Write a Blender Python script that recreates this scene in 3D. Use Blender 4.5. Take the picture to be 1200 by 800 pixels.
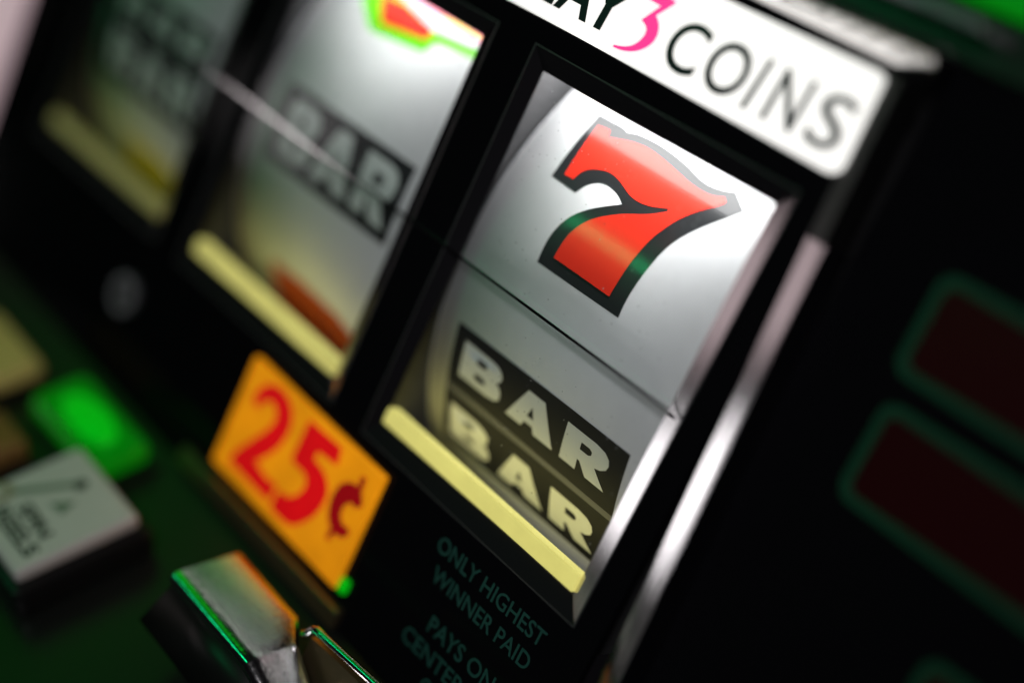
import bpy, bmesh, math, random
from mathutils import Vector, Matrix
from mathutils.geometry import tessellate_polygon
random.seed(7)
for o in list(bpy.data.objects):
    bpy.data.objects.remove(o)
sc = bpy.context.scene
COL = sc.collection

# ---------------------------------------------------------------- camera
cam_d = bpy.data.cameras.new('camera')
cam = bpy.data.objects.new('camera', cam_d)
COL.objects.link(cam)
cam_d.sensor_width = 36.0
cam_d.lens = 50.01
cam_d.clip_start = 0.01
cam_d.clip_end = 20.0
RX = Vector((0.6322555, 0.6556245, 0.4128069))      # image right
RY = Vector((0.4867212, 0.0784319, -0.8700292))     # image down
RZ = Vector((-0.6027897, 0.7510027, -0.2695173))    # view direction
CP = Vector((0.2481019, -0.2725106, 0.1405950))
cam.matrix_world = Matrix(((RX.x, -RY.x, -RZ.x, CP.x), (RX.y, -RY.y, -RZ.y, CP.y), (RX.z, -RY.z, -RZ.z, CP.z), (0, 0, 0, 1)))
cam_d.dof.use_dof = True
cam_d.dof.focus_distance = 0.355
cam_d.dof.aperture_fstop = 2.0
cam_d.dof.aperture_blades = 0
sc.camera = cam

# ---------------------------------------------------------------- world: a dark casino hall
wd = bpy.data.worlds.new('World')
sc.world = wd
wd.use_nodes = True
wd.node_tree.nodes['Background'].inputs['Color'].default_value = (0.55, 0.5, 0.6, 1)
wd.node_tree.nodes['Background'].inputs['Strength'].default_value = 0.004
sc.view_settings.view_transform = 'Standard'
sc.view_settings.look = 'None'
sc.view_settings.exposure = 0.0
sc.view_settings.gamma = 1.0
sc.cycles.use_denoising = True
sc.cycles.max_bounces = 6
sc.cycles.diffuse_bounces = 3
sc.cycles.glossy_bounces = 4
sc.cycles.use_adaptive_sampling = True
sc.cycles.adaptive_threshold = 0.02
sc.cycles.transparent_max_bounces = 12

# ---------------------------------------------------------------- lamps
def area(name, loc, target, sx, sy, power, col, spread=180):
    l = bpy.data.lights.new(name, 'AREA')
    l.shape = 'RECTANGLE'
    l.size = sx
    l.size_y = sy
    l.energy = power
    l.color = col
    l.spread = math.radians(spread)
    o = bpy.data.objects.new(name, l)
    COL.objects.link(o)
    o.location = loc
    d = (Vector(target) - Vector(loc)).normalized()
    o.rotation_euler = d.to_track_quat('-Z', 'Y').to_euler()
    return o

PITCH = 0.105
REEL_X = 0.0375                    # centre of the nearest reel; the others follow to the left
# lamps inside the cabinet: tubes above each reel window, an added fill below
for i, (p, q, w) in enumerate(((0.165, 0.036, 0.0075), (0.120, 0.003, 0.0034), (0.0015, 0.0002, 0.0017))):
    xc = REEL_X - i * PITCH
    area('reel_tube_lamp', (xc, 0.0046, 0.1465), (xc, 0.013, 0.060), 0.087, 0.004, p, (1.0, 0.985, 0.98))
    area('reel_back_lamp', (xc, 0.0075, 0.1157), (xc, 0.0172, 0.1132), 0.086, 0.020, q, (1.0, 0.985, 0.98))
    area('reel_sill_fill', (xc, 0.0058, -0.0040), (xc, 0.0070, 0.040), 0.085, 0.003, w, (1.0, 0.86, 0.26))  # yellow fill added behind the sill to brighten the lower reel
# hall light, with added lamps for fill and glint
area('payline_glint_lamp', (-1.0, -0.74, -0.180), (-0.09, 0, 0.053), 0.13, 0.07, 0.045, (1.0, 0.92, 0.93))  # added to put the glint on the pay line
area('hall_lamp_low', (-2.61, -0.894, -0.950), (0.08, 0, 0.03), 0.60, 0.34, 1.7, (1.0, 0.97, 0.98))
area('hall_lamp_pink', (-2.61, -0.894, -0.400), (0.08, 0, 0.08), 0.60, 0.34, 0.38, (1.0, 0.80, 0.82))
area('front_fill_lamp', (0.31, -0.52, 0.34), (0.05, 0, 0.03), 0.16, 0.16, 0.115, (1.0, 0.98, 1.0), 50)  # unseen fill added to brighten the reels from the front
area('hall_lamp_green', (-0.46, -0.16, 0.36), (-0.06, -0.05, -0.08), 0.30, 0.20, 0.085, (0.0, 1.0, 0.02))
area('hall_tube_green', (-0.37, -0.54, 0.21), (-0.37, 0, 0.08), 0.30, 0.048, 0.18, (0.0, 1.0, 0.30))

# ---------------------------------------------------------------- materials
def mat(name, col, rough=0.4, metal=0.0, emit=None, estr=0.0, spec=0.5, var=0.0, vscale=60.0, bump=0.0, bscale=400.0, rvar=0.0, coat=0.0, stretch=None, evar=0.0):
    m = bpy.data.materials.new(name)
    m.use_nodes = True
    nt = m.node_tree
    b = nt.nodes['Principled BSDF']
    b.inputs['Base Color'].default_value = (*col, 1)
    b.inputs['Roughness'].default_value = rough
    b.inputs['Metallic'].default_value = metal
    b.inputs['Specular IOR Level'].default_value = spec
    b.inputs['Coat Weight'].default_value = coat
    b.inputs['Coat Roughness'].default_value = 0.03
    if emit:
        b.inputs['Emission Color'].default_value = (*emit, 1)
        b.inputs['Emission Strength'].default_value = estr
    tc = nt.nodes.new('ShaderNodeTexCoord')
    mp = nt.nodes.new('ShaderNodeMapping')
    nt.links.new(tc.outputs['Object'], mp.inputs['Vector'])
    if stretch:
        mp.inputs['Scale'].default_value = stretch
    if evar > 0:
        n0 = nt.nodes.new('ShaderNodeTexNoise')
        n0.inputs['Scale'].default_value = 55
        n0.inputs['Detail'].default_value = 8
        n0.inputs['Roughness'].default_value = 0.65
        nt.links.new(mp.outputs['Vector'], n0.inputs['Vector'])
        r0_ = nt.nodes.new('ShaderNodeMapRange')
        r0_.inputs['From Min'].default_value = 0.3
        r0_.inputs['From Max'].default_value = 0.7
        r0_.inputs['To Min'].default_value = estr * (1 - evar)
        r0_.inputs['To Max'].default_value = estr * (1 + evar)
        nt.links.new(n0.outputs['Fac'], r0_.inputs['Value'])
        nt.links.new(r0_.outputs['Result'], b.inputs['Emission Strength'])
    if var > 0:
        n = nt.nodes.new('ShaderNodeTexNoise')
        n.inputs['Scale'].default_value = vscale
        n.inputs['Detail'].default_value = 6
        nt.links.new(mp.outputs['Vector'], n.inputs['Vector'])
        mx = nt.nodes.new('ShaderNodeMix')
        mx.data_type = 'RGBA'
        mx.inputs['A'].default_value = (*[c * (1 - var) for c in col], 1)
        mx.inputs['B'].default_value = (*[min(1, c * (1 + var)) for c in col], 1)
        nt.links.new(n.outputs['Fac'], mx.inputs['Factor'])
        nt.links.new(mx.outputs['Result'], b.inputs['Base Color'])
    if bump > 0 or rvar > 0:
        n2 = nt.nodes.new('ShaderNodeTexNoise')
        n2.inputs['Scale'].default_value = bscale
        n2.inputs['Detail'].default_value = 4
        nt.links.new(mp.outputs['Vector'], n2.inputs['Vector'])
        if bump > 0:
            bp = nt.nodes.new('ShaderNodeBump')
            bp.inputs['Strength'].default_value = bump
            bp.inputs['Distance'].default_value = 0.0004
            nt.links.new(n2.outputs['Fac'], bp.inputs['Height'])
            nt.links.new(bp.outputs['Normal'], b.inputs['Normal'])
        if rvar > 0:
            mr = nt.nodes.new('ShaderNodeMapRange')
            mr.inputs['To Min'].default_value = max(0.02, rough - rvar)
            mr.inputs['To Max'].default_value = rough + rvar
            nt.links.new(n2.outputs['Fac'], mr.inputs['Value'])
            nt.links.new(mr.outputs['Result'], b.inputs['Roughness'])
    return m

def glass_mat():
    m = bpy.data.materials.new('window_glass')
    m.use_nodes = True
    nt = m.node_tree
    nt.nodes.remove(nt.nodes['Principled BSDF'])
    out = nt.nodes['Material Output']
    tr = nt.nodes.new('ShaderNodeBsdfTransparent')
    tr.inputs['Color'].default_value = (0.97, 0.98, 0.98, 1)
    gl = nt.nodes.new('ShaderNodeBsdfGlossy')
    gl.inputs['Roughness'].default_value = 0.05
    fr = nt.nodes.new('ShaderNodeFresnel')
    ge = nt.nodes.new('ShaderNodeNewGeometry')
    io = nt.nodes.new('ShaderNodeMapRange')
    io.inputs['To Min'].default_value = 1.34
    io.inputs['To Max'].default_value = 1 / 1.34
    nt.links.new(ge.outputs['Backfacing'], io.inputs['Value'])
    nt.links.new(io.outputs['Result'], fr.inputs['IOR'])
    # fine dust specks and smears scatter a little light
    tc = nt.nodes.new('ShaderNodeTexCoord')
    n = nt.nodes.new('ShaderNodeTexVoronoi')
    n.inputs['Scale'].default_value = 420
    nt.links.new(tc.outputs['Object'], n.inputs['Vector'])
    th = nt.nodes.new('ShaderNodeMapRange')
    th.inputs['From Min'].default_value = 0.10
    th.inputs['From Max'].default_value = 0.06
    th.inputs['To Min'].default_value = 0.0
    th.inputs['To Max'].default_value = 0.5
    nt.links.new(n.outputs['Distance'], th.inputs['Value'])
    n3 = nt.nodes.new('ShaderNodeTexNoise')
    n3.inputs['Scale'].default_value = 90
    nt.links.new(tc.outputs['Object'], n3.inputs['Vector'])
    pr = nt.nodes.new('ShaderNodeMapRange')
    pr.inputs['From Min'].default_value = 0.42
    pr.inputs['From Max'].default_value = 0.62
    nt.links.new(n3.outputs['Fac'], pr.inputs['Value'])
    mu = nt.nodes.new('ShaderNodeMath')
    mu.operation = 'MULTIPLY'
    nt.links.new(th.outputs['Result'], mu.inputs[0])
    nt.links.new(pr.outputs['Result'], mu.inputs[1])
    df = nt.nodes.new('ShaderNodeBsdfDiffuse')
    df.inputs['Color'].default_value = (0.8, 0.8, 0.8, 1)
    m1 = nt.nodes.new('ShaderNodeMixShader')
    m2 = nt.nodes.new('ShaderNodeMixShader')
    nt.links.new(fr.outputs['Fac'], m1.inputs['Fac'])
    nt.links.new(tr.outputs['BSDF'], m1.inputs[1])
    nt.links.new(gl.outputs['BSDF'], m1.inputs[2])
    nt.links.new(mu.outputs['Value'], m2.inputs['Fac'])
    nt.links.new(m1.outputs['Shader'], m2.inputs[1])
    nt.links.new(df.outputs['BSDF'], m2.inputs[2])
    nt.links.new(m2.outputs['Shader'], out.inputs['Surface'])
    return m

M = {}
M['panel'] = mat('black_glass', (0.004, 0.004, 0.005), 0.07, spec=0.06, bump=0.015, bscale=900, rvar=0.02)
M['frame'] = mat('dark_frame', (0.010, 0.009, 0.011), 0.45, spec=0.05, bump=0.03, bscale=1500)
M['frame_mirror'] = mat('polished_frame_side', (0.62, 0.60, 0.61), 0.10, 1.0, var=0.12, vscale=260, stretch=(6, 6, 0.25), rvar=0.05, bscale=300, bump=0.012)
M['reel'] = mat('reel_white', (0.80, 0.81, 0.82), 0.45, spec=0.2, var=0.05, vscale=220, bump=0.01, bscale=300)
M['rim'] = mat('reel_rim', (0.35, 0.35, 0.37), 0.5)
M['hub'] = mat('reel_side', (0.10, 0.10, 0.11), 0.5)
M['wall'] = mat('inner_wall', (0.07, 0.07, 0.073), 0.5, var=0.3, vscale=120, stretch=(1, 1, 8))
M['black'] = mat('print_black', (0.022, 0.022, 0.025), 0.55, spec=0.12, bump=0.01, bscale=300)
M['gloss_black'] = mat('gloss_black', (0.018, 0.019, 0.021), 0.3, coat=0.9)
M['red'] = mat('print_red', (0.76, 0.030, 0.016), 0.26, var=0.04, vscale=90, coat=0.7)
M['rust'] = mat('print_rust', (0.55, 0.09, 0.02), 0.4, spec=0.2)
M['grey'] = mat('print_grey', (0.15, 0.15, 0.16), 0.5, spec=0.2)
M['white_print'] = mat('print_white', (0.78, 0.79, 0.79), 0.34, var=0.03, vscale=200)
M['lime'] = mat('print_lime', (0.14, 0.62, 0.01), 0.3)
M['lavender'] = mat('print_lavender', (0.68, 0.66, 0.78), 0.3)
M['pink_print'] = mat('print_pink', (0.9, 0.22, 0.32), 0.3)
M['yellow_print'] = mat('print_yellow', (0.85, 0.70, 0.05), 0.3)
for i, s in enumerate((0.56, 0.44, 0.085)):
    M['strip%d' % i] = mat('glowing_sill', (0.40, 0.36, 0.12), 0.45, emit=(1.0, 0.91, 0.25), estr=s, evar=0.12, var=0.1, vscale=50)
M['sign'] = mat('backlit_white', (0.85, 0.84, 0.82), 0.3, emit=(1.0, 0.965, 0.93), estr=0.94, evar=0.04)
M['sign_ink'] = mat('sign_ink', (0.012, 0.012, 0.02), 0.3)
M['sign_pink'] = mat('sign_pink', (0.7, 0.02, 0.22), 0.3, emit=(1.0, 0.05, 0.30), estr=0.85)
M['orange'] = mat('backlit_orange', (0.75, 0.28, 0.01), 0.25, emit=(1.0, 0.33, 0.004), estr=0.52, evar=0.24, spec=0.15, var=0.1, vscale=40)
M['digit'] = mat('backlit_red', (0.5, 0.006, 0.008), 0.4, spec=0.1, emit=(1.0, 0.006, 0.010), estr=0.46, evar=0.12)
M['digit_dark'] = mat('dark_red_ink', (0.30, 0.005, 0.01), 0.4, spec=0.1, emit=(1.0, 0.008, 0.014), estr=0.17)
M['chrome'] = mat('chrome', (0.80, 0.78, 0.79), 0.13, 1.0, rvar=0.05, bscale=220, bump=0.02)
M['worn_chrome'] = mat('worn_chrome', (0.85, 0.83, 0.84), 0.17, 1.0, bump=0.12, bscale=800, rvar=0.10)
M['grey_trim'] = mat('grey_trim', (0.30, 0.29, 0.32), 0.35, 0.6)
M['brass'] = mat('dull_brass', (0.35, 0.27, 0.15), 0.32, 0.9, bump=0.15, bscale=600)
M['deck'] = mat('deck_black', (0.010, 0.012, 0.010), 0.36, bump=0.06, bscale=700, rvar=0.08)
M['skirt'] = mat('button_black', (0.008, 0.008, 0.008), 0.35)
M['cap'] = mat('button_white', (0.80, 0.78, 0.74), 0.35, var=0.06, vscale=80)
M['ink'] = mat('button_ink', (0.02, 0.025, 0.022), 0.4)
M['ink_green'] = mat('button_green', (0.22, 0.30, 0.22), 0.4)
M['ink_tan'] = mat('button_tan', (0.40, 0.36, 0.22), 0.4)
M['green'] = mat('green_lens', (0.005, 0.3, 0.01), 0.2, emit=(0.0, 1.0, 0.008), estr=0.075)
M['green_dim'] = mat('dim_green_lens', (0.004, 0.2, 0.01), 0.3, emit=(0.0, 1.0, 0.005), estr=0.13)
M['green_core'] = mat('green_core', (0.005, 0.3, 0.01), 0.3, emit=(0.0, 1.0, 0.010), estr=0.32)
M['teal_ink'] = mat('teal_ink', (0.016, 0.085, 0.068), 0.5)
M['disp'] = mat('dark_red_lens', (0.018, 0.001, 0.002), 0.3, emit=(1.0, 0.02, 0.05), estr=0.0014)
M['disp_ring'] = mat('green_outline', (0.005, 0.045, 0.022), 0.4, emit=(0.01, 1.0, 0.32), estr=0.0025)
M['tan'] = mat('tan_plastic', (0.60, 0.48, 0.16), 0.4, var=0.1, emit=(1.0, 0.72, 0.20), estr=0.06)  # faint glow added to brighten the tan cap
M['brown'] = mat('brown_plastic', (0.35, 0.18, 0.05), 0.5, var=0.1)
M['wire'] = mat('payline_wire', (0.80, 0.78, 0.78), 0.07, 1.0)
M['glowing_side_trim'] = mat('pink_glow', (0.5, 0.4, 0.42), 0.3, emit=(1.0, 0.72, 0.78), estr=0.42)  # glow stands in for the pink reflection on the left trim
M['edge'] = mat('frame_highlight', (0.10, 0.10, 0.10), 0.3, 0.5)  # lighter tone paints the highlight along the frame edge
M['bright_chrome'] = mat('bright_chrome', (0.90, 0.88, 0.88), 0.16, 1.0)
M['darkened_trim'] = mat('darkened_trim', (0.14, 0.135, 0.14), 0.38, 1.0, var=0.2, vscale=260, stretch=(6, 6, 0.25))  # polished trim darkened in colour so its top shows no bright reflection
M['glass'] = glass_mat()

# ---------------------------------------------------------------- helpers
def tag(o, label=None, cat=None, group=None, kind=None):
    if label: o['label'] = label
    if cat: o['category'] = cat
    if group: o['group'] = group
    if kind: o['kind'] = kind
    return o

def link(name, me, m, parent=None):
    o = bpy.data.objects.new(name, me)
    COL.objects.link(o)
    if m is not None and not me.materials:
        me.materials.append(m)
    if parent is not None:
        o.parent = parent
        o.matrix_parent_inverse = Matrix()
    return o

def finish(name, bm, m, parent=None, smooth=False):
    me = bpy.data.meshes.new(name)
    bmesh.ops.recalc_face_normals(bm, faces=bm.faces[:])
    bm.to_mesh(me)
    bm.free()
    if smooth:
        for p in me.polygons:
            p.use_smooth = True
    return link(name, me, m, parent)

def empty(name, loc=(0, 0, 0), rot=None, parent=None):
    o = bpy.data.objects.new(name, None)
    COL.objects.link(o)
    o.location = loc
    o.empty_display_size = 0.01
    if rot: o.rotation_euler = rot
    if parent: o.parent = parent
    return o

def add_box(bm, x0, x1, y0, y1, z0, z1, bev=0.0, seg=2):
    vs = bmesh.ops.create_cube(bm, size=1.0)['verts']
    for v in vs:
        v.co = Vector(((x0 + x1) / 2 + v.co.x * (x1 - x0), (y0 + y1) / 2 + v.co.y * (y1 - y0), (z0 + z1) / 2 + v.co.z * (z1 - z0)))
    if bev > 0:
        es = {e for v in vs for e in v.link_edges}
        bmesh.ops.bevel(bm, geom=list(es), offset=bev, segments=seg, profile=0.5, affect='EDGES')

def box(name, x0, x1, y0, y1, z0, z1, m, parent=None, bev=0.0, seg=2):
    bm = bmesh.new()
    add_box(bm, x0, x1, y0, y1, z0, z1, bev, seg)
    return finish(name, bm, m, parent)

def rounded(x0, x1, z0, z1, r, n=6):
    pts = []
    for cx, cz, a0 in ((x1 - r, z1 - r, 0), (x0 + r, z1 - r, 90), (x0 + r, z0 + r, 180), (x1 - r, z0 + r, 270)):
        for k in range(n + 1):
            a = math.radians(a0 + 90 * k / n)
            pts.append((cx + r * math.cos(a), cz + r * math.sin(a)))
    return pts

def prism(name, poly, y0, y1, m, parent=None, bev=0.0, holes=()):
    """outline in x,z given a depth from y0 (front) to y1 (back)"""
    bm = bmesh.new()
    loops = [list(poly)] + [list(h) for h in holes]
    flat = [p for l in loops for p in l]
    tris = tessellate_polygon([[Vector((p[0], p[1], 0)) for p in l] for l in loops])
    F = [bm.verts.new((p[0], y0, p[1])) for p in flat]
    B = [bm.verts.new((p[0], y1, p[1])) for p in flat]
    for a, b, c in tris:
        bm.faces.new((F[a], F[b], F[c]))
        bm.faces.new((B[c], B[b], B[a]))
    k = 0
    for l in loops:
        n = len(l)
        for i in range(n):
            a, b = k + i, k + (i + 1) % n
            bm.faces.new((F[a], F[b], B[b], B[a]))
        k += n
    return finish(name, bm, m, parent)

def ring(name, outer, inner, y0, y1, m, parent=None):
    """frame between two outlines with the same number of points"""
    bm = bmesh.new()
    n = len(outer)
    a = [bm.verts.new((p[0], y0, p[1])) for p in outer]
    b = [bm.verts.new((p[0], y0, p[1])) for p in inner]
    c = [bm.verts.new((p[0], y1, p[1])) for p in outer]
    d = [bm.verts.new((p[0], y1, p[1])) for p in inner]
    for i in range(n):
        j = (i + 1) % n
        bm.faces.new((a[i], a[j], b[j], b[i]))
        bm.faces.new((c[i], d[i], d[j], c[j]))
        bm.faces.new((a[i], c[i], c[j], a[j]))
        bm.faces.new((b[i], b[j], d[j], d[i]))
    return finish(name, bm, m, parent)

def smooth(poly, it=2):
    """cut the blunt corners of an outline, keep the sharp ones"""
    for _ in range(it):
        out, n = [], len(poly)
        for k in range(n):
            p, a, b = Vector(poly[k]), Vector(poly[k - 1]), Vector(poly[(k + 1) % n])
            if (p - a).length < 1e-9 or (b - p).length < 1e-9 or (p - a).angle(b - p) > math.radians(48):
                out.append(tuple(p))
            else:
                out += [tuple(p.lerp(a, 0.25)), tuple(p.lerp(b, 0.25))]
        poly = out
    return poly

def grow(poly, d):
    a = sum(poly[k - 1][0] * poly[k][1] - poly[k][0] * poly[k - 1][1] for k in range(len(poly)))
    out, n = [], len(poly)
    for k in range(n):
        p = Vector(poly[k])
        t = ((p - Vector(poly[k - 1])).normalized() + (Vector(poly[(k + 1) % n]) - p).normalized())
        if t.length < 1e-6:
            out.append(tuple(p)); continue
        t.normalize()
        nn = Vector((t.y, -t.x)) * (1 if a > 0 else -1)
        out.append(tuple(p + nn * d))
    return out

def text(name, body, x0, x1, z0, z1, y, m, parent=None, bold=0.0, shear=0.0, spacing=1.0):
    """lettering fitted into a box on a plane that faces -y, 0.15 mm proud"""
    c = bpy.data.curves.new(name, 'FONT')
    c.body = body
    c.size = 1.0
    c.offset = bold
    c.shear = shear
    c.space_character = spacing
    c.resolution_u = 6
    c.extrude = 0.004
    t = bpy.data.objects.new(name, c)
    COL.objects.link(t)
    dg = bpy.context.evaluated_depsgraph_get()
    me = bpy.data.meshes.new_from_object(t.evaluated_get(dg))
    bpy.data.objects.remove(t)
    xs = [v.co.x for v in me.vertices]
    ys = [v.co.y for v in me.vertices]
    mx, Mx, my, My = min(xs), max(xs), min(ys), max(ys)
    for v in me.vertices:
        px = x0 + (v.co.x - mx) / (Mx - mx) * (x1 - x0)
        pz = z0 + (v.co.y - my) / (My - my) * (z1 - z0)
        py = y - (0.00015 if v.co.z > 0 else 0.0)
        v.co = (px, py, pz)
    me.name = name
    me.materials.clear()
    return link(name, me, m, parent)

# ================================================================= the cabinet front
WIN_W, WIN_H = 0.0800, 0.1060       # inner opening of each reel window
Z_DECK = -0.057
machine = empty('slot_machine', (0, 0, -0.2))
tag(machine, 'black glossy slot machine cabinet front with three reel windows and chrome trim', 'slot machine')
# parts are modelled in world coordinates, then parented at the base
def P(o):
    o.parent = machine
    o.matrix_parent_inverse = Matrix.Translation((0, 0, 0.2))
    return o
def S(o, par):                      # sub-part of a part whose own matrix is identity
    o.parent = par
    return o

# the black glass with three openings
bm = bmesh.new()
outs = [(-0.0052 - i * PITCH, 0.0842 - i * PITCH) for i in range(3)]
ZO0, ZO1 = -0.0052, 0.1110
xb = [-0.25]
for a, b in reversed(outs):
    xb += [a, b]
xb += [0.0925]
for k in range(len(xb) - 1):
    hole = k % 2 == 1
    if hole:
        add_box(bm, xb[k], xb[k + 1], 0.0, 0.0022, -0.062, ZO0)
        add_box(bm, xb[k], xb[k + 1], 0.0, 0.0022, ZO1, 0.1500)
    else:
        add_box(bm, xb[k], xb[k + 1], 0.0, 0.0022, -0.062, 0.1500)
bmesh.ops.remove_doubles(bm, verts=bm.verts[:], dist=1e-6)
seen = {}
for f in list(bm.faces):
    key = tuple(sorted(v.index for v in f.verts)) if False else tuple(round(c, 5) for c in f.calc_center_median())
    seen.setdefault(key, []).append(f)
bmesh.ops.delete(bm, geom=[f for l in seen.values() if len(l) > 1 for f in l], context='FACES_ONLY')
P(finish('front_glass', bm, M['panel']))

# bevelled window frames, glowing sills, glass panes, inner walls
E = 0.0020
for i in range(3):
    dx = -i * PITCH
    ox0, ox1 = -0.0052 + dx, 0.0842 + dx
    ix0, ix1 = -0.0012 + dx, 0.0788 + dx
    iz0, iz1 = -0.0002, 0.1058
    fr = P(empty('window_frame', (0, 0, 0)))
    def quad(name, pts, m, thick=0.0012):
        bm = bmesh.new()
        n = (Vector(pts[1]) - Vector(pts[0])).cross(Vector(pts[2]) - Vector(pts[0])).normalized()
        if n.y > 0: n = -n
        A = [bm.verts.new(p) for p in pts]
        B = [bm.verts.new(Vector(p) - n * thick) for p in pts]
        bm.faces.new(A)
        bm.faces.new(B[::-1])
        for k in range(4):
            bm.faces.new((A[k], A[(k + 1) % 4], B[(k + 1) % 4], B[k]))
        return S(finish(name, bm, m), fr)
    y0 = -0.0001
    quad('top_bevel', [(ox0, y0, ZO1), (ox1, y0, ZO1), (ix1, E, iz1), (ix0, E, iz1)], M['frame'])
    quad('bottom_bevel', [(ox0, y0, ZO0), (ix0, E, iz0), (ix1, E, iz0), (ox1, y0, ZO0)], M['frame'])
    quad('left_bevel', [(ox0, y0, ZO0), (ox0, y0, ZO1), (ix0, E, iz1), (ix0, E, iz0)], M['frame'])
    quad('right_bevel', [(ox1, y0, ZO0), (ix1, E, iz0), (ix1, E, iz1), (ox1, y0, ZO1)], M['frame_mirror'])
    z_ = 0.00035
    S(ring('edge_highlight', [(ox0 - z_, ZO0 - z_), (ox1 + z_, ZO0 - z_), (ox1 + z_, ZO1 + z_), (ox0 - z_, ZO1 + z_)], [(ox0, ZO0), (ox1, ZO0), (ox1, ZO1), (ox0, ZO1)], -0.0003, 0.0001, M['edge']), fr)
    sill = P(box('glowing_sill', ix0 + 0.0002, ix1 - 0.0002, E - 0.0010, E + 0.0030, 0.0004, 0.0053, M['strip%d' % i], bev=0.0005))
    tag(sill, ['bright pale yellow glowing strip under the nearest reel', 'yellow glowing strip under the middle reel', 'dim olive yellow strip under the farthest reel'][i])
    gl = P(box('window_glass', ix0 + 0.0003, ix1 - 0.0003, E - 0.0002, E, 0.0055, iz1 - 0.0003, M['glass']))
    P(box('inner_wall', ix0 - 0.0068, ix0 - 0.0056, 0.0023, 0.080, -0.0144, 0.149, M['wall']))
    P(box('inner_wall', ix1 + 0.0056, ix1 + 0.0068, 0.0023, 0.080, -0.0144, 0.149, M['wall']))
    P(box('inner_floor', ix0 - 0.001, ix1 + 0.001, 0.0050, 0.080, -0.0155, -0.0145, M['hub']))

# payline wire over all the windows
tag(P(box('payline_wire', -0.262, 0.083, -0.0009, -0.0005, 0.0526, 0.0534, M['wire'])), 'thin metal pay line running across the reel windows')

# polished trim on the right and left edges and above the sign
def slanted_bar(name, pts, y0, y1, m, bev):
    bm = bmesh.new()
    A = [bm.verts.new((x, y0, z)) for x, z in pts]
    B = [bm.verts.new((x, y1, z)) for x, z in pts]
    n = len(pts)
    bm.faces.new(A)
    bm.faces.new(B[::-1])
    for k in range(n):
        bm.faces.new((A[k], A[(k + 1) % n], B[(k + 1) % n], B[k]))
    bmesh.ops.recalc_face_normals(bm, faces=bm.faces[:])
    front = [e for e in bm.edges if all(abs(v.co.y - y0) < 1e-6 for v in e.verts)]
    bmesh.ops.bevel(bm, geom=front, offset=bev, segments=3, profile=0.5, affect='EDGES')
    return P(finish(name, bm, m))

def trim(name, pts, m):
    """edge moulding: a slanted polished face rising from (x0) to a ridge (x1)"""
    (xa, za), (xb_, zb), (xc, zc), (xd, zd) = pts   # bottom inner, bottom outer, top outer, top inner
    bm = bmesh.new()
    vs = [bm.verts.new(p) for p in ((xa, -0.0002, za), (xb_, -0.0024, zb), (xc, -0.0024, zc), (xd, -0.0002, zd))]
    vb = [bm.verts.new(p) for p in ((xa, 0.006, za), (xb_ + 0.0015, 0.006, zb), (xc + 0.0015, 0.006, zc), (xd, 0.006, zd))]
    bm.faces.new(vs)
    bm.faces.new(vb[::-1])
    for k in range(4):
        bm.faces.new((vs[k], vs[(k + 1) % 4], vb[(k + 1) % 4], vb[k]))
    return P(finish(name, bm, m))
trim('edge_trim', [(0.0999, -0.062), (0.1064, -0.062), (0.0975, 0.104), (0.0915, 0.104)], M['frame_mirror'])
trim('edge_trim_upper', [(0.0914, 0.1042), (0.0968, 0.1042), (0.0950, 0.1420), (0.0897, 0.1420)], M['darkened_trim'])
tag(trim('glowing_side_trim', [(-0.290, -0.062), (-0.2545, -0.062), (-0.2545, 0.150), (-0.290, 0.150)], M['glowing_side_trim']), 'trim at the far left edge of the cabinet, pinkish reflection put in as glow')
def extrude_x(name, prof, x0, x1, m):
    bm = bmesh.new()
    A_ = [bm.verts.new((x0, y, z)) for y, z in prof]
    B_ = [bm.verts.new((x1, y, z)) for y, z in prof]
    bm.faces.new(A_); bm.faces.new(B_[::-1])
    for k in range(len(prof)):
        q = (k + 1) % len(prof)
        bm.faces.new((A_[k], A_[q], B_[q], B_[k]))
    return P(finish(name, bm, m))
extrude_x('top_trim', [(-0.0001, 0.1440), (-0.0008, 0.1440), (-0.0060, 0.1482), (-0.0068, 0.1492), (-0.0060, 0.1502), (-0.0001, 0.1508)], -0.26, 0.1010, M['bright_chrome'])
slanted_bar('upper_trim', [(-0.26, 0.1560), (0.1075, 0.1560), (0.1060, 0.1586), (-0.26, 0.1600)], -0.0050, 0.004, M['grey_trim'], 0.0008)
box_top = P(box('upper_panel', -0.26, 0.250, 0.004, 0.006, 0.1501, 0.2200, M['deck']))
P(tag(box('green_light_band', -0.20, 0.200, -0.0005, 0.0038, 0.1612, 0.1800, M['green_dim'], bev=0.001), 'green lit band at the top of the cabinet'))

# side panel with LED windows
P(box('side_panel', 0.1002, 0.250, 0.0062, 0.0100, -0.150, 0.1500, M['panel']))
for k in range(3):
    zc = (0.0994, 0.0702, 0.0305)[k]
    xx = (0.1205, 0.1230, 0.1580)[k]
    w = P(empty('display_window', (0, 0, 0)))
    o = rounded(xx, 0.240, zc - 0.0120, zc + 0.0120, 0.0040)
    n = rounded(xx + 0.0024, 0.2376, zc - 0.0096, zc + 0.0096, 0.0026)
    S(ring('outline', o, n, 0.0054, 0.0062, M['disp_ring']), w)
    S(prism('lens', n, 0.0058, 0.0062, M['disp']), w)

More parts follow.
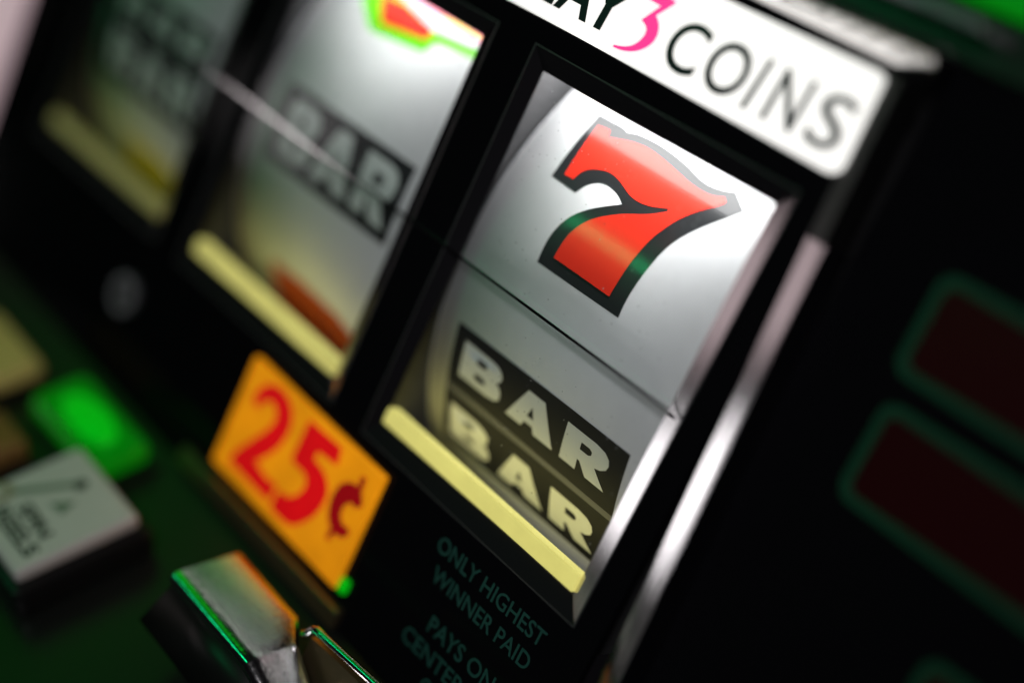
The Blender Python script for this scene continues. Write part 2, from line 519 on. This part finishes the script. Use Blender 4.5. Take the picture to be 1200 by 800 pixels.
# printed notice on the lower glass
notice = P(empty('printed_notice', (0, 0, 0)))
for body, x0, x1, z0, z1 in (('ONLY HIGHEST', .0363, .0788, -.0161, -.0115), ('WINNER PAID', .0390, .0780, -.0238, -.0192),
                             ('PAYS ON', .0450, .0715, -.0357, -.0308), ('CENTER LINE', .0385, .0790, -.0432, -.0383), ('ONLY', .0510, .0660, -.0507, -.0458)):
    S(text('notice_line', body, x0, x1, z0, z1, -0.00005, M['teal_ink'], bold=0.006), notice)

# small fittings on the lower glass
lock = P(empty('key_lock', (0, 0, 0)))
for nm, r0, r1, y0, m_ in (('lock_ring', 0.0066, 0.0045, -0.0022, M['grey_trim']), ('lock_core', 0.0043, 0.0009, -0.0014, M['deck'])):
    cir = lambda r: [(-0.1285 + r * math.cos(a * math.pi / 12), -0.0275 + r * math.sin(a * math.pi / 12)) for a in range(24)]
    S(ring(nm, cir(r0), cir(r1), y0, -0.0001, m_), lock)
P(box('ledge_trim', -0.070, 0.0172, -0.0035, -0.0001, -0.0560, -0.0500, M['brass'], bev=0.0008))
P(tag(box('green_glint_dot', 0.0118, 0.0150, -0.0022, -0.0001, -0.0462, -0.0420, M['green_core'], bev=0.0006), 'tiny green glint made as a glowing dot'))  # glowing block built for a green glint

# ================================================================= signs
sign = empty('coin_sign', (-0.0675, 0, 0.1176))
tag(sign, 'white backlit sign reading PLAY 3 COINS above the reels', 'sign')
def SG(o, root):
    o.parent = root
    o.matrix_parent_inverse = Matrix.Translation(-root.location)
    return o
SG(prism('sign_face', rounded(-0.2268, 0.0918, 0.1176, 0.1412, 0.0040), -0.0006, -0.0001, M['sign']), sign)
ys = -0.00065
for ch, x0, x1, bo in (('P', -.0245, -.0142, .02), ('L', -.0140, -.0052, .02), ('A', -.0050, .0074, .02), ('Y', .0068, .0190, .02),
                       ('C', .0342, .0452, .007), ('O', .0470, .0588, .007), ('I', .0604, .0636, .007), ('N', .0664, .0764, .007), ('S', .0787, .0882, .007)):
    SG(text('letter', ch, x0, x1, .1216 if bo > 0.01 else .1212, .1337, ys, M['sign_ink'], bold=bo, shear=0.2 if ch == 'I' else 0.10), sign)
three = [(21.0, 136.6), (31.2, 135.7), (30.1, 134.3), (27.1, 130.9), (28.6, 129.9), (29.9, 128.1), (30.1, 125.5), (28.6, 123.0), (25.7, 120.9), (22.1, 119.8), (18.9, 119.6),
         (18.9, 120.2), (22.0, 120.9), (24.4, 122.1), (25.9, 123.9), (26.6, 126.1), (25.8, 127.7), (23.5, 128.4), (24.1, 129.2), (27.2, 133.3), (21.6, 133.6)]
SG(prism('numeral', smooth([(x / 1000, z / 1000) for x, z in three]), ys - 0.00015, ys, M['sign_pink']), sign)

den = empty('denomination_sign', (-0.0237, 0, -0.0476))
tag(den, 'orange backlit plaque with red 25 cent marking below the middle window', 'sign')
SG(box('plaque', -0.0555, 0.0114, -0.0024, -0.0001, -0.0465, -0.0098, M['orange'], bev=0.0006), den)
yd = -0.0024
TWO = [(-47.8, -21.1), (-48.1, -19.0), (-46.6, -15.9), (-43.6, -13.3), (-39.0, -12.3), (-34.2, -13.4), (-30.9, -16.1), (-29.9, -20.5), (-31.1, -26.4), (-34.6, -31.5), (-37.9, -35.5), (-35.8, -36.7), (-28.8, -37.8), (-25.7, -36.5), (-26.4, -41.6), (-47.6, -41.7), (-46.3, -37.9), (-41.3, -31.0), (-36.8, -24.6), (-35.8, -21.0), (-36.3, -18.6), (-38.2, -16.9), (-40.8, -16.3), (-43.2, -17.2), (-44.8, -19.2), (-45.6, -21.4)]
FIVE = [(-22.9, -13.2), (-7.8, -12.9), (-6.8, -16.9), (-12.3, -17.2), (-15.8, -17.9), (-16.3, -19.4), (-15.9, -21.7), (-13.3, -21.9), (-8.9, -22.9), (-6.1, -25.5), (-5.6, -29.5), (-7.5, -35.0), (-11.5, -40.0), (-15.0, -42.4), (-23.6, -42.5), (-23.2, -37.5), (-18.4, -36.8), (-14.8, -33.4), (-13.5, -29.5), (-14.7, -26.9), (-17.0, -25.8), (-23.3, -26.0)]
CENT = [(7.6, -21.7), (6.2, -19.3), (3.8, -18.5), (1.1, -19.0), (-1.3, -20.9), (-2.5, -24.0), (-2.3, -27.4), (-1.2, -30.2), (1.2, -32.2), (3.9, -32.5), (6.5, -31.7), (7.5, -29.7), (6.5, -29.0), (4.9, -29.4), (3.2, -28.8), (2.2, -27.4), (2.0, -25.4), (2.9, -23.6), (4.4, -22.6), (6.2, -23.0)]
BARS = [[(4.0, -18.4), (3.8, -15.3), (5.4, -15.0), (5.7, -18.6)], [(1.2, -32.0), (3.0, -32.3), (2.7, -35.1), (1.3, -35.4)]]
mm = lambda l: [(x / 1000, z / 1000) for x, z in l]
big = lambda l: [(2.6 + (x - 2.6) * 1.12, -25.2 + (z + 25.2) * 1.12) for x, z in l]
SG(prism('digit', grow(smooth(mm(TWO)), 0.0007), yd - 0.0002, yd, M['digit']), den)
SG(prism('digit', grow(smooth(mm(FIVE)), 0.0007), yd - 0.0002, yd, M['digit']), den)
SG(prism('cent_mark', grow(smooth(mm(big(CENT))), 0.0003), yd - 0.0002, yd, M['digit_dark']), den)
for q in BARS:
    SG(prism('cent_stroke', mm(big(q)), yd - 0.0003, yd, M['digit_dark']), den)

# ================================================================= reels
RR, RZC, RY0 = 0.095, 0.054, 0.0055         # radius, axis height, depth of the nearest line
RYC = RY0 + RR
def cyl(x, v, lift):
    a = v / RR
    return Vector((x, RYC - (RR + lift) * math.cos(a), RZC + (RR + lift) * math.sin(a)))

def decal(name, loops, m, lift, parent, xoff):
    """a print laid round the reel; loops in mm, (x, arc)"""
    loops = [[(p[0] / 1000, p[1] / 1000) for p in l] for l in loops]
    flat = [p for l in loops for p in l]
    tris = tessellate_polygon([[Vector((p[0], p[1], 0)) for p in l] for l in loops])
    bm = bmesh.new()
    V = [bm.verts.new((p[0], p[1], 0)) for p in flat]
    for t in tris:
        try:
            bm.faces.new([V[k] for k in t])
        except ValueError:
            pass
    lo, hi = min(p[1] for p in flat), max(p[1] for p in flat)
    n = int((hi - lo) / 0.0025) + 1
    for k in range(1, n):
        bmesh.ops.bisect_plane(bm, geom=bm.verts[:] + bm.edges[:] + bm.faces[:], plane_co=(0, lo + (hi - lo) * k / n, 0), plane_no=(0, 1, 0))
    for v in bm.verts:
        v.co = cyl(v.co.x + xoff, v.co.y, lift)
    bmesh.ops.recalc_face_normals(bm, faces=bm.faces[:])
    me = bpy.data.meshes.new(name)
    bm.normal_update()
    if sum(f.normal.y for f in bm.faces) > 0:
        bmesh.ops.reverse_faces(bm, faces=bm.faces[:])
    bm.to_mesh(me)
    bm.free()
    for p in me.polygons:
        p.use_smooth = True
    o = link(name, me, m)
    o.parent = parent
    return o

def make_reel(i, label):
    xc = REEL_X - i * PITCH
    root = empty('reel', (xc, RYC, RZC))
    tag(root, label, 'reel', 'reels behind the windows')
    def A(o):
        o.parent = root
        o.matrix_parent_inverse = Matrix.Translation((-xc, -RYC, -RZC))
        return o
    hw = 0.0410
    bm = bmesh.new()
    N = 160
    rows = []
    for k in range(N):
        v = 2 * math.pi * RR * k / N
        rows.append((bm.verts.new(cyl(xc - hw, v, 0)), bm.verts.new(cyl(xc + hw, v, 0)), bm.verts.new(cyl(xc - hw, v, -0.0012)), bm.verts.new(cyl(xc + hw, v, -0.0012))))
    for k in range(N):
        a, b = rows[k], rows[(k + 1) % N]
        bm.faces.new((a[0], a[1], b[1], b[0]))
        bm.faces.new((a[2], b[2], b[3], a[3]))
        bm.faces.new((a[0], b[0], b[2], a[2]))
        bm.faces.new((a[1], a[3], b[3], b[1]))
    st = A(finish('reel_strip', bm, M['reel'], smooth=False))
    for p in st.data.polygons:
        p.use_smooth = abs(p.normal.x) < 0.5
    for s in (-1, 1):
        bm = bmesh.new()
        x0 = xc + s * (hw - 0.0003)
        x1 = xc + s * (hw + 0.0010)
        rr = []
        for k in range(96):
            v = 2 * math.pi * RR * k / 96
            rr.append([bm.verts.new(cyl(x, v, l)) for x, l in ((x0, -0.0016), (x1, -0.0004), (x1, -0.012), (x0, -0.012))])
        for k in range(96):
            a, b = rr[k], rr[(k + 1) % 96]
            for q in range(4):
                bm.faces.new((a[q], a[(q + 1) % 4], b[(q + 1) % 4], b[q]))
        A(finish('reel_rim', bm, M['rim']))
        bm = bmesh.new()
        xx = xc + s * (hw - 0.003)
        vs = [bm.verts.new(cyl(xx, 2 * math.pi * RR * k / 64, -0.003)) for k in range(64)]
        ws = [bm.verts.new(cyl(xx - s * 0.002, 2 * math.pi * RR * k / 64, -0.003)) for k in range(64)]
        bm.faces.new(vs); bm.faces.new(ws[::-1])
        for k in range(64):
            bm.faces.new((vs[k], vs[(k + 1) % 64], ws[(k + 1) % 64], ws[k]))
        A(finish('reel_disc', bm, M['hub']))
    return root, A

GB = ([(0, 0), (.70, 0), (.90, .05), (1.0, .16), (1.0, .36), (.95, .46), (.86, .53), (.94, .62), (.97, .74), (.93, .88), (.82, .97), (.66, 1), (0, 1)],
      [[(.36, .20), (.36, .37), (.56, .37), (.62, .33), (.62, .24), (.56, .20)], [(.36, .63), (.36, .80), (.54, .80), (.60, .76), (.60, .67), (.54, .63)]])
GA = ([(0, 0), (.33, 1), (.68, 1), (1.0, 0), (.60, 0), (.55, .17), (.38, .17), (.33, 0)], [[(.41, .36), (.55, .36), (.48, .66)]])
GR = ([(0, 0), (0, 1), (.66, 1), (.86, .95), (.97, .84), (1.0, .70), (.97, .56), (.86, .45), (.74, .40), (1.03, 0), (.60, 0), (.42, .30), (.37, .30), (.37, 0)],
      [[(.37, .58), (.37, .77), (.56, .77), (.62, .72), (.62, .63), (.56, .58)]])
def glyph(g, x0, x1, v0, v1):
    f = lambda l: [(x0 + a * (x1 - x0), v0 + b * (v1 - v0)) for a, b in l]
    return [f(g[0])] + [f(h) for h in g[1]]
def rect(x0, x1, v0, v1):
    return [[(x0, v0), (x1, v0), (x1, v1), (x0, v1)]]
def bar_symbol(A, rows, xo, plate, letter_rows, mw, sep=None):
    holder = A(empty('bar_symbol'))
    holder.location = (0, 0, 0)
    for (a, b, c, d) in plate:
        decal('plate', rect(a, b, c, d), M['black'], 0.00008, holder, xo)
    if sep:
        decal('separator', rect(*sep), M['grey'], 0.00010, holder, xo)
    for (x0, x1, x2, x3, x4, x5, v0, v1) in letter_rows:
        decal('letter', glyph(GB, x0, x1, v0, v1), mw, 0.00018, holder, xo)
        decal('letter', glyph(GA, x2, x3, v0, v1), mw, 0.00018, holder, xo)
        decal('letter', glyph(GR, x4, x5, v0, v1), mw, 0.00018, holder, xo)
    return holder

O7 = [(8.9, 49.4), (18.9, 49.6), (19.7, 49.0), (23.5, 50.2), (28.3, 50.5), (33.6, 50.3), (38.6, 49.7), (42.6, 49.1), (46.5, 48.0), (50.6, 47.7), (54.6, 48.5), (57.6, 49.8), (63.2, 46.6), (61.0, 43.5), (58.0, 39.5), (55.1, 35.3), (53.0, 31.1), (51.8, 26.3), (51.4, 21.6), (51.1, 17.0), (51.2, 12.3), (51.7, 8.4), (21.0, 8.2), (20.6, 10.9), (20.3, 14.9), (21.0, 19.4), (23.0, 23.5), (26.4, 27.0), (30.2, 29.8), (33.7, 32.3), (31.5, 33.6), (28.7, 34.3), (26.0, 34.5), (23.5, 33.8), (21.3, 32.1), (20.2, 30.4), (19.5, 28.5), (9.8, 28.8)]
I7 = [(11.2, 46.6), (15.3, 47.1), (16.5, 45.2), (19.9, 46.4), (23.9, 47.7), (28.4, 48.3), (33.2, 48.0), (37.3, 47.4), (41.5, 46.7), (45.5, 46.0), (49.6, 45.7), (53.2, 45.9), (56.3, 47.3), (57.6, 46.4), (57.0, 44.8), (54.5, 42.4), (51.8, 39.1), (49.5, 35.2), (47.9, 30.9), (47.1, 27.9), (46.6, 24.3), (46.2, 20.0), (46.2, 15.5), (46.2, 11.5), (25.1, 11.6), (25.0, 14.5), (25.2, 18.3), (26.5, 21.9), (28.9, 25.3), (32.6, 28.3), (36.5, 30.9), (42.1, 33.6), (46.1, 36.8), (45.8, 37.5), (44.2, 36.8), (41.3, 35.6), (37.9, 34.9), (34.2, 35.1), (31.2, 36.1), (27.6, 37.3), (24.2, 37.6), (20.8, 36.6), (18.3, 35.3), (16.9, 33.4), (16.3, 31.1), (13.0, 30.9)]

# nearest reel: red seven over a double bar
r0, A0 = make_reel(0, 'nearest reel, showing a red seven above a double BAR')
sv = A0(empty('seven_symbol'))
decal('black_outline', [smooth(O7)], M['gloss_black'], 0.00008, sv, 0)
decal('red_seven', [smooth(I7)], M['red'], 0.00018, sv, 0)
bar_symbol(A0, None, 0.0, [(4.2, 72.0, -37.2, -18.4), (4.0, 71.8, -57.4, -39.0)],
           [(8.6, 25.6, 28.9, 47.8, 50.6, 67.0, -32.6, -21.9), (7.0, 24.2, 28.2, 47.0, 49.8, 66.4, -54.2, -43.0)], M['white_print'], (4.2, 72.0, -39.0, -37.2))

# middle reel: a single bar on the line, the foot of a coloured symbol above, a red one below
r1, A1 = make_reel(1, 'middle reel, showing a blurred single BAR below a red and green symbol')
bar_symbol(A1, None, 0.0, [(-98.0, -33.0, -14.5, 10.2)], [(-92.5, -76.5, -74.5, -55.5, -53.0, -36.5, -11.0, 7.0)], M['white_print'])
cs = A1(empty('colour_symbol'))
decal('green_outline', [[(-95, 60), (-94, 44), (-81.0, 36.2), (-57.0, 38.6), (-55.5, 43.2), (-40, 44.8), (-36, 60)]], M['lime'], 0.00006, cs, 0)
decal('banner', [[(-93, 60), (-90, 52), (-60, 46.0), (-42, 47.5), (-38, 52), (-38, 60)]], M['lavender'], 0.00014, cs, 0)
decal('red_bar', [[(-88, 48.0), (-79.0, 39.8), (-59.5, 42.4), (-59.5, 45.8), (-76, 48.5)]], M['red'], 0.00020, cs, 0)
decal('pink_edge', [[(-84, 51.5), (-70, 51.0), (-52, 49.4), (-44, 49.0), (-40, 52.5), (-40, 58), (-84, 58)]], M['pink_print'], 0.00022, cs, 0)
decal('yellow_edge', [[(-62, 51.6), (-52, 51.2), (-42, 51.6), (-40, 56), (-62, 56)]], M['yellow_print'], 0.00028, cs, 0)
decal('red_tip', [[(-88, -47), (-70, -45.5), (-50, -47), (-36, -52), (-36, -72), (-84, -72)]], M['rust'], 0.00010, A1(empty('red_symbol')), 0)

# farthest reel
r2, A2 = make_reel(2, 'farthest dim reel, showing a grey BAR above a yellow symbol')
bar_symbol(A2, None, 0.0, [(-206.0, -140.0, -28.0, 8.0)], [(-200, -184, -181, -162, -159, -143, -4.5, 5.5), (-200, -184, -181, -162, -159, -143, -24, -10)], M['white_print'])
decal('yellow_tip', [[(-186, -46), (-160, -45), (-146, -50), (-144, -75), (-192, -75)]], M['yellow_print'], 0.00010, A2(empty('yellow_symbol')), 0)

# ================================================================= button deck (slopes 30 degrees towards the player)
SL = math.radians(30)
deck_rot = (SL, 0, 0)
def on_deck(x, s, h):               # s: distance towards the player along the slope, h: height off the deck
    return Vector((x, -s * math.cos(SL) - h * math.sin(SL), Z_DECK - s * math.sin(SL) + h * math.cos(SL)))
deck = box('button_deck', -0.26, 0.30, -0.30, -0.0002, -0.012, 0.0, M['deck'], bev=0.0)
deck.location = (0, 0, Z_DECK)
deck.rotation_euler = deck_rot
tag(deck, 'dark sloping button deck below the reels, glowing green', 'button deck', kind='structure')

def deck_thing(name, x, s, label, cat):
    o = empty(name, on_deck(x, s, 0.0002), deck_rot)
    return tag(o, label, cat)
# local frame of a deck thing: +x right, +y towards the reels, +z off the deck
sb = deck_thing('spin_button', -0.0605, 0.0465, 'square white push button with lever drawing and SPIN REELS lettering', 'button')
box('button_base', -0.0215, 0.0215, -0.0215, 0.0215, 0.0, 0.0105, M['skirt'], sb, bev=0.0025)
cap = box('button_cap', -0.0188, 0.0188, -0.0188, 0.0188, 0.0107, 0.0157, M['cap'], sb, bev=0.0016, seg=3)
def flat_text(name, body, x0, x1, y0, y1, z, m, parent):
    o = text(name, body, x0, x1, y0, y1, 0, m, bold=0.03)
    for v in o.data.vertices:
        v.co = (v.co.x, v.co.z, z - v.co.y)
    o.parent = parent
    return o
def flat_prism(name, poly, z0, z1, m, parent):
    o = prism(name, poly, -z1, -z0, m)
    for v in o.data.vertices:
        v.co = (v.co.x, v.co.z, -v.co.y)
    o.parent = parent
    return o
ZT = 0.01572
flat_text('lettering', 'SPIN', -0.0050, 0.0110, -0.0078, -0.0034, ZT, M['ink'], cap)
flat_text('lettering', 'REELS', -0.0075, 0.0150, -0.0142, -0.0092, ZT, M['ink'], cap)
circ = lambda cx, cy, r, n=20: [(cx + r * math.cos(2 * math.pi * k / n), cy + r * math.sin(2 * math.pi * k / n)) for k in range(n)]
flat_prism('lever_ball', circ(-0.0028, 0.0112, 0.0021), ZT, ZT + 0.0002, M['ink'], cap)
flat_prism('lever_arm', [(-0.0150, -0.0085), (-0.0128, -0.0100), (-0.0030, 0.0090), (-0.0052, 0.0100)], ZT, ZT + 0.0001, M['ink_green'], cap)
flat_prism('lever_hub', circ(-0.0140, -0.0090, 0.0044), ZT + 0.0002, ZT + 0.0003, M['ink_tan'], cap)
flat_prism('hub_centre', circ(-0.0140, -0.0090, 0.0020), ZT + 0.0004, ZT + 0.0005, M['cap'], cap)
flat_prism('arrow', [(-0.001, 0.0005), (0.0055, 0.0015), (0.0028, 0.0070)], ZT, ZT + 0.0002, M['ink_green'], cap)

gb = deck_thing('green_lamp', -0.0960, 0.0180, 'glowing green lamp on the deck behind the white button', 'lamp')
box('lens', -0.0230, 0.0230, -0.0105, 0.0105, 0.0015, 0.0105, M['green'], gb, bev=0.0044, seg=5)
bulb = bmesh.new()
bmesh.ops.create_uvsphere(bulb, u_segments=24, v_segments=12, radius=1.0)
for v in bulb.verts:
    v.co = Vector((0.001 + v.co.x * 0.0150, v.co.y * 0.0062, 0.0102 + v.co.z * 0.0022))
finish('bulb', bulb, M['green_core'], gb, smooth=True)
box('base', -0.0245, 0.0245, -0.0120, 0.0120, 0.0, 0.0013, M['skirt'], gb, bev=0.0004)
tb = deck_thing('tan_button', -0.1500, 0.0260, 'blurred tan button at the left edge, left of the green lamp', 'button')
box('button_base', -0.0210, 0.0200, -0.0110, 0.0110, 0.0, 0.0030, M['skirt'], tb, bev=0.0012)
box('button_cap', -0.0195, 0.0185, -0.0095, 0.0095, 0.0032, 0.0100, M['tan'], tb, bev=0.0030, seg=3)
bb = deck_thing('brown_button', -0.1070, 0.0440, 'small blurred brown button beside the white button', 'button')
box('button_base', -0.0120, 0.0120, -0.0080, 0.0080, 0.0, 0.0030, M['skirt'], bb, bev=0.0010)
box('button_cap', -0.0105, 0.0105, -0.0065, 0.0065, 0.0032, 0.0110, M['brown'], bb, bev=0.0022, seg=3)

# coin head: chrome cap on a black block, bent down at its right end
head = empty('coin_acceptor', (0.012, -0.036, -0.080))
tag(head, 'worn chrome coin acceptor head with black front beside the orange plaque', 'coin acceptor')
def poly_mesh(name, verts, faces, m, bev=0.0):
    bm = bmesh.new()
    V = [bm.verts.new(v) for v in verts]
    for f in faces:
        bm.faces.new([V[k] for k in f])
    bmesh.ops.recalc_face_normals(bm, faces=bm.faces[:])
    if bev > 0:
        bmesh.ops.bevel(bm, geom=bm.edges[:], offset=bev, segments=3, profile=0.5, affect='EDGES')
    return finish(name, bm, m)
def cap_profile(x):
    """front y, back y and drop of the cap at a station along x"""
    yb = -0.0214 if x < 0.0209 else -0.0214 - 0.0056 * min(1.0, (x - 0.0209) / 0.0096)
    yf = -0.0415 + max(0.0, x - 0.0297) * 0.22
    return yf, yb, max(0.0, x - 0.0297) * 0.52
def cap_point(x, t):                # t = 0 front edge .. 1 back edge; slightly crowned
    yf, yb, dr = cap_profile(x)
    y = yf + (yb - yf) * t
    return Vector((x, y, -0.042 + 0.2679 * y - dr + 0.0014 * t * (1 - t)))
def cap_solid(name, lift, bottom, m, xs, rnd):
    bm = bmesh.new()
    rows = []
    for x in xs:
        r = []
        base = cap_point(x, 0) + Vector((0, 0, lift))
        r.append(base + Vector((0, bottom[0], -bottom[1])))
        if rnd:
            r += [base + Vector((0, 0.0, -0.0018)), base + Vector((0, 0.0002, -0.0008)), base + Vector((0, 0.0007, -0.0001))]
        for k in range(1, 11):
            r.append(cap_point(x, k / 10) + Vector((0, 0, lift)))
        e = cap_point(x, 1) + Vector((0, 0, lift))
        r.append(e + Vector((0, 0.0, -bottom[1])))
        rows.append([bm.verts.new(p) for p in r])
    n = len(rows[0])
    for a_, b_ in zip(rows, rows[1:]):
        for k in range(n):
            bm.faces.new((a_[k], b_[k], b_[(k + 1) % n], a_[(k + 1) % n]))
    bm.faces.new(rows[0]); bm.faces.new(rows[-1][::-1])
    o = finish(name, bm, m)
    for p in o.data.polygons:
        p.use_smooth = len(p.vertices) == 4 and abs(p.normal.z) > 0.25
    return SG(o, head)
XS = [-0.0088, -0.0084, 0.0000, 0.0100, 0.0209, 0.0255, 0.0294, 0.0300, 0.0400, 0.0520]
cap_solid('chrome_cap', 0.0, (0.0003, 0.0030), M['worn_chrome'], XS, True)
cap_solid('black_block', -0.0032, (-0.0045, 0.0118), M['skirt'], [-0.0086, 0.0295, 0.0510], False)
SG(box('stem', 0.0000, 0.0250, -0.0340, -0.0230, -0.0820, -0.0640, M['skirt']), head)

# chrome coin slot lip right of the head
lip = empty('coin_slot_lip', (0.040, -0.022, -0.060))
tag(lip, 'thin bent chrome lip of the coin slot at the bottom edge', 'coin slot')
def tube(name, pts, r, m, n=8):
    bm = bmesh.new()
    rings = []
    for k, p in enumerate(pts):
        p = Vector(p)
        d = (Vector(pts[min(k + 1, len(pts) - 1)]) - Vector(pts[max(k - 1, 0)])).normalized()
        u = d.cross(Vector((0, 1, 0.3))).normalized()
        w = d.cross(u)
        rings.append([bm.verts.new(p + (u * math.cos(2 * math.pi * q / n) + w * math.sin(2 * math.pi * q / n)) * r) for q in range(n)])
    for a, b in zip(rings, rings[1:]):
        for q in range(n):
            bm.faces.new((a[q], a[(q + 1) % n], b[(q + 1) % n], b[q]))
    bm.faces.new(rings[0]); bm.faces.new(rings[-1][::-1])
    return finish(name, bm, m, smooth=True)
SG(tube('rim', [(0.0285, -0.025, -0.0470), (0.0298, -0.025, -0.0458), (0.0308, -0.025, -0.0440), (0.0322, -0.025, -0.0432), (0.0345, -0.025, -0.0430), (0.0567, -0.025, -0.0409), (0.0750, -0.025, -0.0395)], 0.0012, M['chrome']), lip)
SG(poly_mesh('plate', [(0.0300, -0.0235, -0.0470), (0.0800, -0.0235, -0.0430), (0.0800, -0.0235, -0.0800), (0.0300, -0.0235, -0.0800),
                       (0.0300, -0.0215, -0.0470), (0.0800, -0.0215, -0.0430), (0.0800, -0.0215, -0.0800), (0.0300, -0.0215, -0.0800)],
             [(0, 1, 2, 3), (7, 6, 5, 4), (0, 4, 5, 1), (1, 5, 6, 2), (2, 6, 7, 3), (3, 7, 4, 0)], M['brass']), lip)
